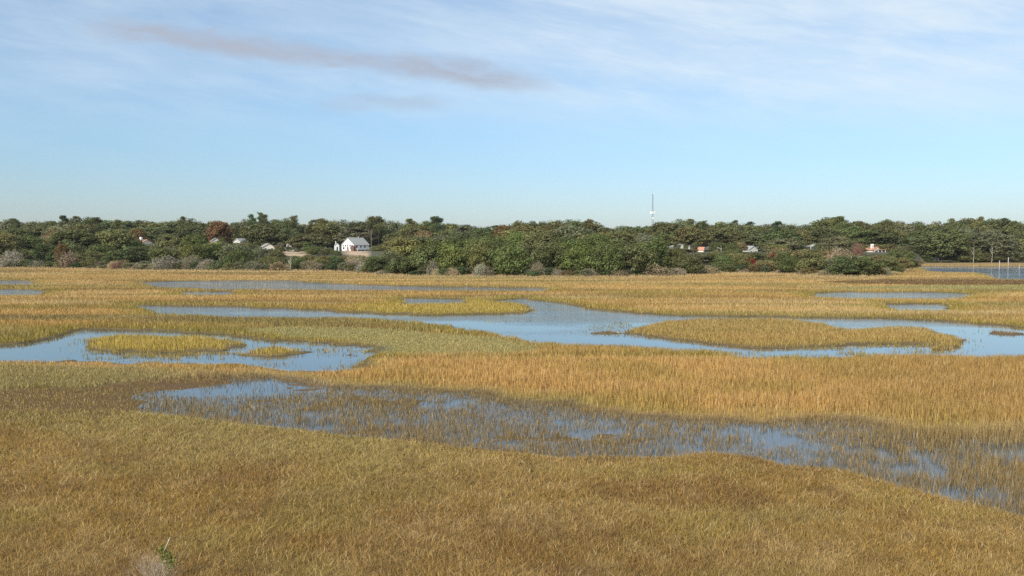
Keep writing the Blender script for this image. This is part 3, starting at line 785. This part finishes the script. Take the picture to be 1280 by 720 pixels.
    ORD = ['first', 'second', 'third', 'fourth', 'fifth', 'sixth', 'seventh', 'eighth', 'ninth', 'tenth', 'eleventh', 'twelfth', 'thirteenth', 'fourteenth', 'fifteenth', 'sixteenth', 'seventeenth', 'eighteenth', 'nineteenth', 'twentieth'] + ['outermost'] * 9
    buck = {}
    for row, kind, adj, px, e in TREES:
        lx, lm = min(LM, key=lambda t: abs(t[0] - px))
        buck.setdefault((row, kind, lm, px < lx), []).append((abs(px - lx), adj, e))
    for (row, kind, lm, left), L in buck.items():
        L.sort(key=lambda t: t[0])
        for i, (_, adj, e) in enumerate(L):
            tag(e, f"{adj} {WORDS[kind]} {RW[row]}, {ORD[i]} {'left' if left else 'right'} of {lm}", CATS[kind], GROUPS[kind])

# ------------------------------------------------------------------ buildings
M_WHITE = simple('white_paint', (.80, .80, .78), .55, .04, 2)
M_ROOF = simple('grey_shingle', (.33, .33, .31), .85, .2, 8)
M_GLASS = simple('dark_glass', (.03, .035, .04), .1, .1, 1)
M_BROWN = simple('brown_wood', (.16, .08, .06), .8, .25, 5)
M_DECK = simple('weathered_deck', (.42, .36, .30), .85, .2, 4)
M_PINK = simple('terracotta_roof', (.60, .27, .17), .8, .2, 6)
M_CREAM = simple('cream_wall', (.78, .70, .58), .7, .06, 2)
M_STEEL = simple('galvanised_steel', (.22, .24, .28), .6, .1, 2, .2)

def window(parent, x0, x1, z0, z1, y):
    w = MB().box(x0 - .08, x1 + .08, y - .05, y, z1, z1 + .1).box(x0 - .08, x1 + .08, y - .07, y, z0 - .1, z0).box(x0 - .08, x0, y - .05, y, z0, z1).box(x1, x1 + .08, y - .05, y, z0, z1).build('window', M_WHITE, parent)
    MB().box(x0, x1, y - .03, y - .003, z0, z1).build('pane', M_GLASS, w)
    return w

def gable(parent, w, l, zb, zw, zr, wall_m, roof_m, oh=.35):
    """gable end faces -y; ridge runs along +y"""
    pts = [(-w / 2, 0, zb), (w / 2, 0, zb), (w / 2, 0, zw), (0, 0, zr), (-w / 2, 0, zw)]
    MB().prism(pts, (0, l, 0)).build('wall', wall_m, parent)
    rf = MB(); sl = (zr - zw) / (w / 2)
    for s in (-1, 1):
        q = [(0, -oh, zr + .02), (s * (w / 2 + oh), -oh, zw - oh * sl + .02), (s * (w / 2 + oh), -oh, zw - oh * sl + .17), (0, -oh, zr + .19)]
        rf.prism(q, (0, l + 2 * oh, 0))
    return rf.build('roof', roof_m, parent)

def main_house():
    D = 402; x = up(437.5, D) - 1.0; z = 4.5
    g = zg(x, D)
    e = empty('house', (x, D, min(g, 4.6) - .3), R(-33), (.9, .9, .9))
    tag(e, 'white gabled house with grey roof raised on a sandy bank', 'house')
    W, L = 8.4, 11.0; zb, zw, zr = 1.4, 3.9, 7.3
    rf = gable(e, W, L, zb, zw, zr, M_WHITE, M_ROOF, .4)
    for k in range(5):
        cx = -3.1 + k * 1.55
        window(e, cx - .38, cx + .38, 2.95, 3.75, -.002)
    dr = MB().box(-.5, .5, -.06, -.002, zb + .05, 2.7).build('door', M_BROWN, e)
    MB().tube((.35, -.12, 2.1), (.35, -.06, 2.1), .05, .05, 6).build('handle', M_STEEL, dr)
    window(e, -3.4, -2.2, 1.7, 2.6, -.002); window(e, 1.6, 2.6, 1.7, 2.6, -.002)
    # side porch under its own rail, on posts
    MB().box(W / 2 + .003, W / 2 + 2.2, .2, L - .2, 1.25, 1.4).build('deck', M_DECK, e)
    r = MB()
    for k in range(12):
        yy = .3 + k * (L - .6) / 11; r.box(W / 2 + 2.1, W / 2 + 2.18, yy - .04, yy + .04, 1.4, 2.35)
    r.box(W / 2 + 2.08, W / 2 + 2.2, .2, L - .2, 2.35, 2.45).box(W / 2 + 2.1, W / 2 + 2.18, .2, L - .2, 1.85, 1.92)
    r.build('railing', M_WHITE, e)
    for k in range(5):
        yy = .5 + k * (L - 1) / 4; MB().box(W / 2 + 1.9, W / 2 + 2.1, yy - .12, yy + .12, -1.2, 1.25).build('post', M_WHITE, e)
    for sx_ in (-1, 0, 1):
        for k in range(4):
            yy = .4 + k * (L - .8) / 3
            MB().box(sx_ * (W / 2 - .3) - .15, sx_ * (W / 2 - .3) + .15, yy - .15, yy + .15, -1.5, zb).build('pile', M_WHITE, e)
    MB().box(-W / 2 + .1, W / 2 - .1, .1, .2, .1, zb - .003).build('skirting', M_WHITE, e)
    # dark timber bay at the corner between gable and side
    b = MB().prism([(W / 2 - .9, -1.4, .0), (W / 2 + 1.1, -1.4, .0), (W / 2 + 1.1, -1.4, 3.0), (W / 2 - .9, -1.4, 3.5)], (0, 1.39, 0)).build('stair_enclosure', M_BROWN, e)
    st = MB()
    for k in range(7): st.box(-.9, .9, -.4 - .3 * k - .3, -.4 - .3 * k, -.5, zb - .2 * k - .05)
    st.build('steps', M_DECK, e)
    for yy in (2, 5, 8):
        f = MB().box(W / 2 - .001, W / 2 + .05, yy - .5, yy + .5, 2.2, 3.4).build('window', M_GLASS, e)
    MB().box(-.25, .25, L * .7, L * .7 + .6, 6.3, 8.0).build('vent_pipe', M_ROOF, rf)
    # small white out-building left of it
    x2 = up(421.5, 408); e2 = empty('outbuilding', (x2, 408, zg(x2, 408) - .1), R(20))
    tag(e2, 'tiny white outbuilding just left of the white gabled house', 'shed')
    gable(e2, 1.9, 2.6, -.5, 2.6, 3.5, M_WHITE, M_ROOF, .12)
    MB().box(-.3, .3, -.05, -.002, 0, 1.9).build('door', M_GLASS, e2)
    MB().tube((-.5, .8, 3), (-.5, .8, 4.6), .18, .16, 8).build('chimney', M_WHITE, e2)

M_DULLWHITE = simple('weathered_white', (.50, .48, .43), .7, .15, 2)
def cottage(px, D, eave_y, w, l, rot, wm, rm, label, wall_h=2.8, roof_h=1.8, porch=False, chimney=False, zbase=None):
    x = up(px, D); zt = zat(eave_y, D)
    g = zg(x, D); zb = min(g - .2, zt - 2.4)
    e = empty('cottage', (x, D, zb), R(rot)); tag(e, label, 'house', 'small houses half hidden in the wood')
    zw = zt - zb
    rf = gable(e, w, l, -.3, zw, zw + roof_h, wm, rm, .3)
    for cx in (-w * .28, w * .28):
        window(e, cx - .4, cx + .4, zw - 1.7, zw - .6, -.002)
    if porch:
        MB().box(-w / 2, w / 2, -1.8, -.003, zw - 2.5, zw - 2.35).build('porch_floor', M_DECK, e)
        MB().box(-w / 2, w / 2, -1.8, -1.72, zw - 2.3, zw - 1.55).build('porch_rail', M_WHITE, e)
        MB().box(-w / 2 - .2, w / 2 + .2, -2.0, -.36, zw + .05, zw + .2).build('porch_roof', rm, e)
        for k in range(4):
            cx = -w / 2 + .1 + k * (w - .2) / 3
            MB().box(cx - .08, cx + .08, -1.71, -1.55, zw - 2.35, zw + .05).build('porch_post', M_WHITE, e)
            MB().box(cx - .1, cx + .1, -1.7, -1.5, -.4, zw - 2.5).build('pile', M_DECK, e)
    if chimney:
        MB().box(-w * .38, -w * .38 + .9, 1.0, 1.9, zw * .6, zw + roof_h + 1.2).build('chimney', M_WHITE, rf)
    return e

def buildings():
    main_house()
    cottage(184, 392, 303.2, 6.5, 6, 70, M_CREAM, M_PINK, 'pale cottage with orange roof peeping out of the left wood', roof_h=1.2, chimney=True)
    cottage(270, 394, 301, 3.6, 5, 25, M_DULLWHITE, M_ROOF, 'small white house end between the two orange brown autumn trees', roof_h=1.2)
    cottage(296, 394, 302, 3.6, 5, -20, M_DULLWHITE, M_ROOF, 'small white house end beside the pinkish brown tree', roof_h=1.3)
    cottage(336, 404, 308.5, 5.2, 5, 30, M_CREAM, M_ROOF, 'cream cottage at the left end of the sandy bank', roof_h=1.4)
    cottage(363, 412, 304.5, 3.6, 5, 15, M_DULLWHITE, M_ROOF, 'small white house behind the middle of the sandy bank', roof_h=1.2)
    cottage(376, 414, 304.5, 4.2, 5, -15, M_DULLWHITE, M_ROOF, 'white house behind the right end of the sandy bank', roof_h=2.0)
    cottage(852, 392, 308.5, 8, 6, 10, M_DULLWHITE, M_ROOF, 'long white house under the oaks right of the radio mast', roof_h=1.0)
    cottage(880, 388, 312.5, 9, 5, 75, M_CREAM, M_PINK, 'low terracotta roofed house beside the long white house', roof_h=1.2)
    cottage(942, 390, 312, 4.4, 5, 20, M_DULLWHITE, M_ROOF, 'white house end just left of the rust red bush', roof_h=1.5)
    cottage(1017, 392, 308, 6, 5, -25, M_DULLWHITE, M_ROOF, 'white house with grey roof in the dark gap right of the rust red bush', roof_h=1.0, porch=True)
    cottage(1097, 352, 312.5, 5.0, 5, 12, M_CREAM, M_PINK, 'orange roofed house with porch above the big dark marsh shrub', roof_h=1.2, porch=True, chimney=True)
    cottage(1172, 386, 322.5, 5.5, 4, 15, M_DULLWHITE, M_ROOF, 'low white house on the shore beyond the blue creek', roof_h=1.1, porch=True)

# ------------------------------------------------------------------ mast, channel posts, foreground bush
def mast():
    D = 1000; x = up(815.5, D)
    e = empty('radio_mast', (x, D, 4)); tag(e, 'slender lattice radio mast with white antennas above the wood', 'radio mast')
    top = zat(242, D) - 4
    mb = MB(); n = 22
    def leg(k, f):
        r = 2.1 * (1 - f) ** 1.6 + .42; t = k * 2.094 + .4
        return (r * math.cos(t), r * math.sin(t), f * top)
    for i in range(n):
        f0, f1 = i / n, (i + 1) / n
        for k in range(3):
            mb.tube(leg(k, f0), leg(k, f1), .11, .11, 5); mb.tube(leg(k, f0), leg((k + 1) % 3, f1), .06, .06, 4); mb.tube(leg(k, f1), leg((k + 1) % 3, f1), .07, .07, 4)
    mb.build('lattice', M_STEEL, e)
    zp = zat(266, D) - 4
    p = MB()
    for k in range(3):
        t0, t1 = k * 2.094, (k + 1) * 2.094
        p.tube((2.2 * math.cos(t0), 2.2 * math.sin(t0), zp), (2.2 * math.cos(t1), 2.2 * math.sin(t1), zp), .12, .12, 5)
        p.tube((0, 0, zp), (2.2 * math.cos(t0), 2.2 * math.sin(t0), zp), .1, .1, 5)
    p.build('platform', M_STEEL, e)
    for k in range(9):
        t = k * .698 + .2; cx, cy = 2.3 * math.cos(t), 2.3 * math.sin(t)
        MB().box(cx - .42, cx + .42, cy - .2, cy + .2, zp - 1.3, zp + 1.5).build('antenna', M_WHITE, e)
    d = MB().tube((0, -.9, zp - 6), (0, -1.4, zp - 6), .3, .9, 12); d.build('dish', M_WHITE, e)
    MB().tube((0, 0, top), (0, 0, top + 3.2), .09, .05, 5).build('whip_aerial', M_STEEL, e)
    MB().box(.3, 1.6, -.15, .15, top - .1, top + .5).build('beacon', M_WHITE, e)

M_POST = simple('grey_piling', (.36, .34, .31), .85, .25, 4)
def channel_posts():
    for px, by, ty, lab in [(1249, 338, 326.5, 'shorter grey post standing in the blue creek'), (1260, 338, 322.5, 'taller grey post standing in the blue creek'), (1274, 335, 332, 'low stub of a post in the creek by the right edge')]:
        x, y = gp(px, by); e = empty('channel_post', (x, y, -.6)); tag(e, lab, 'post', 'posts in the blue creek')
        top = zat(ty, y) + .6
        MB().tube((0, 0, -.4), (.03, 0, top), .13, .11, 10).build('pole', M_POST, e, True)
        MB().tube((.03, 0, top + .002), (.03, 0, top + .22), .15, .05, 10).build('cap', M_POST, e)

def fore_bush():
    D = 17.6; x = up(181, D); z = zg(x, D) - .17
    e = empty('twiggy_bush', (x, D, z)); tag(e, 'grey twiggy bush with a few green leaves at the bottom left', 'bush')
    mb = MB()
    for k in range(44):
        t = rng.uniform(0, 6.28); q = rng.uniform(.2, 1.3)
        grow(mb, (0, 0, -.05), (q * math.cos(t), q * math.sin(t), 1), .36, .005, 4, .46, (2, 3), .62)
    me = mb.mesh('branches', M_TWIG); at = me.attributes.new('rnd', 'FLOAT', 'POINT'); at.data.foreach_set('value', rng.uniform(.2, .9, len(me.vertices)).astype(np.float32))
    o = link('branches', me, e); o.color = (.36, .31, .25, 1)
    P = []; N = []
    for cx, cz, n in ((.24, .82, 60), (.34, .70, 70), (.42, .58, 50)):
        P.append(np.array([cx, 0, cz]) + rng.normal(0, 1, (n, 3)) * np.array([.065, .06, .055])); nn = unit(n) + np.array([0, -.3, .6]); N.append(nn / np.linalg.norm(nn, axis=1)[:, None])
    P = np.concatenate(P); N = np.concatenate(N)
    lf = link('leaves', leaf_cloud('leaves', P, N, rng.uniform(.022, .042, len(P)), rng.random(len(P)), M_LEAF, .5), e); lf.color = (.16, .18, .05, 1)
    s = MB().tube((.22, 0, .3), (.27, 0, .82), .003, .004, 5).tube((.27, 0, .82), (.36, 0, 1.02), .005, .008, 5).tube((.36, 0, 1.02), (.40, 0, 1.10), .011, .004, 5)
    s.build('pale_stem', M_PALEBARK, e)

# ------------------------------------------------------------------ light, sky, camera
SUN_EL, SUN_AZ = 33.0, 215.0      # degrees; azimuth clockwise from +Y (behind the camera, to the left)
def sky():
    w = bpy.data.worlds.new('World'); scene.world = w; w.use_nodes = True
    nt = w.node_tree; N = nt.nodes; L = nt.links
    bg = N['Background']; bg.inputs['Strength'].default_value = .097
    st = N.new('ShaderNodeTexSky'); st.sky_type = 'NISHITA'; st.sun_disc = False
    st.sun_elevation = R(SUN_EL); st.sun_rotation = R(SUN_AZ); st.altitude = 0; st.air_density = 1.0; st.dust_density = .6; st.ozone_density = 2.2
    tc = N.new('ShaderNodeTexCoord'); sp_ = N.new('ShaderNodeSeparateXYZ'); L.new(tc.outputs['Generated'], sp_.inputs[0])
    def math_(op, a, b=None, c=None, clamp=False):
        n = N.new('ShaderNodeMath'); n.operation = op; n.use_clamp = clamp
        for i, v in enumerate((a, b, c)):
            if v is None: continue
            if isinstance(v, (int, float)): n.inputs[i].default_value = v
            else: L.new(v, n.inputs[i])
        return n.outputs[0]
    def mrange(v, a, b, c, d, smooth=True):
        n = N.new('ShaderNodeMapRange'); n.interpolation_type = 'SMOOTHSTEP' if smooth else 'LINEAR'
        for i, k in enumerate((a, b, c, d)): n.inputs[i + 1].default_value = k
        L.new(v, n.inputs[0]); return n.outputs[0]
    yy = math_('MAXIMUM', sp_.outputs['Y'], .15)
    u = math_('DIVIDE', sp_.outputs['X'], yy); v = math_('DIVIDE', sp_.outputs['Z'], yy)
    def noise(su, sv, det, rough=.55, off=0.0, shear=0.0):
        cb = N.new('ShaderNodeCombineXYZ')
        L.new(math_('MULTIPLY', u, su), cb.inputs[0]); vs = math_('ADD', v, math_('MULTIPLY', u, shear)); L.new(math_('MULTIPLY', vs, sv), cb.inputs[1]); cb.inputs[2].default_value = off
        n = N.new('ShaderNodeTexNoise'); n.inputs['Scale'].default_value = 1; n.inputs['Detail'].default_value = det; n.inputs['Roughness'].default_value = rough
        n.inputs['Distortion'].default_value = .4
        L.new(cb.outputs[0], n.inputs['Vector']); return n.outputs['Fac']
    # thin high veil, mostly in the upper part of the view
    veil = mrange(noise(3.2, 14, 6, .6, 2.0, .12), .28, .66, .50, 1)
    fine = mrange(noise(9, 46, 6, .65, 7.0, .18), .3, .75, .7, 1)
    cover = mrange(v, .085, .20, .12, 1)
    right = mrange(u, -.25, .25, .55, 1)
    fac = math_('MULTIPLY', math_('MULTIPLY', math_('MULTIPLY', veil, fine), cover), math_('MULTIPLY', right, .92), clamp=True)
    mx = N.new('ShaderNodeMix'); mx.data_type = 'RGBA'
    tn = N.new('ShaderNodeMix'); tn.data_type = 'RGBA'; tn.blend_type = 'MULTIPLY'; tn.inputs['Factor'].default_value = 1
    L.new(st.outputs[0], tn.inputs['A']); tc2 = N.new('ShaderNodeMix'); tc2.data_type = 'RGBA'; tc2.inputs['A'].default_value = (.80, .90, 1.11, 1); tc2.inputs['B'].default_value = (.90, 1.08, 1.21, 1)
    L.new(mrange(v, .0, .16, 0, 1), tc2.inputs['Factor']); L.new(tc2.outputs['Result'], tn.inputs['B'])
    L.new(fac, mx.inputs['Factor']); L.new(tn.outputs['Result'], mx.inputs['A']); mx.inputs['B'].default_value = (6.6, 7.6, 8.3, 1)
    # the long mauve streak
    ax = math_('ADD', math_('MULTIPLY', u, -.118), .1895)
    dv = math_('SUBTRACT', v, ax)
    wob = math_('MULTIPLY', math_('SUBTRACT', noise(9, 20, 4, .6, 11.0), .5), .035)
    dv = math_('ABSOLUTE', math_('ADD', dv, wob))
    body = mrange(dv, .001, .019, 1, 0)
    ends = math_('MULTIPLY', mrange(u, -.50, -.41, 0, 1), mrange(u, -.03, .075, 1, 0))
    tex = mrange(noise(16, 60, 6, .62, 4.0, .15), .32, .60, .55, 1)
    f2 = math_('MULTIPLY', math_('MULTIPLY', body, ends), math_('MULTIPLY', tex, 1.0))
    dv2 = math_('ABSOLUTE', math_('ADD', math_('SUBTRACT', v, math_('ADD', math_('MULTIPLY', u, .06), .167)), wob))
    b2 = math_('MULTIPLY', mrange(dv2, .001, .012, .38, 0), math_('MULTIPLY', mrange(u, -.24, -.17, 0, 1), mrange(u, -.10, -.05, 1, 0)))
    f2 = math_('MAXIMUM', f2, math_('MULTIPLY', b2, tex), clamp=True)
    mx2 = N.new('ShaderNodeMix'); mx2.data_type = 'RGBA'
    L.new(f2, mx2.inputs['Factor']); L.new(mx.outputs['Result'], mx2.inputs['A']); mx2.inputs['B'].default_value = (3.75, 4.25, 5.2, 1)
    L.new(mx2.outputs['Result'], bg.inputs['Color'])
    sl = bpy.data.lights.new('sun', 'SUN'); sl.energy = 4.1; sl.angle = R(.5); sl.color = (1, .93, .82)
    so = bpy.data.objects.new('sun', sl); C.objects.link(so)
    az = R(SUN_AZ); d = (math.sin(az) * math.cos(R(SUN_EL)), math.cos(az) * math.cos(R(SUN_EL)), math.sin(R(SUN_EL)))
    from mathutils import Vector
    so.rotation_euler = Vector(d).to_track_quat('Z', 'Y').to_euler()
    so.location = (-60, -60, 80)

def camera():
    cam = bpy.data.cameras.new('camera'); cam.sensor_width = 36; cam.lens = 36 * F / 1280; cam.clip_end = 9000; cam.clip_start = .1
    o = bpy.data.objects.new('camera', cam); C.objects.link(o)
    o.location = (0, 0, H); o.rotation_euler = (math.pi / 2 - PITCH, 0, 0)
    scene.camera = o
    scene.view_settings.view_transform = 'Standard'; scene.view_settings.look = 'None'; scene.view_settings.exposure = 0.28; scene.view_settings.gamma = 1
    scene.view_settings.use_curve_mapping = False
    scene.cycles.use_denoising = False
    scene.cycles.max_bounces = 6; scene.cycles.diffuse_bounces = 3; scene.cycles.transparent_max_bounces = 4

def haze():
    m = bpy.data.materials.new('hazy_air'); m.use_nodes = True; nt = m.node_tree; nt.nodes.clear()
    o = nt.nodes.new('ShaderNodeOutputMaterial'); v = nt.nodes.new('ShaderNodeVolumePrincipled')
    v.inputs['Color'].default_value = (.93, .95, .97, 1); v.inputs['Density'].default_value = HAZE; v.inputs['Anisotropy'].default_value = .2
    nt.links.new(v.outputs[0], o.inputs['Volume'])
    tag(MB().box(-4100, 4100, -60, 3150, -3, 78).build('haze', m), kind='stuff')

HAZE = .00006
if HAZE: haze()
build_ground()
build_grass()
build_wood()
buildings()
mast()
channel_posts()
fore_bush()
sky()
camera()
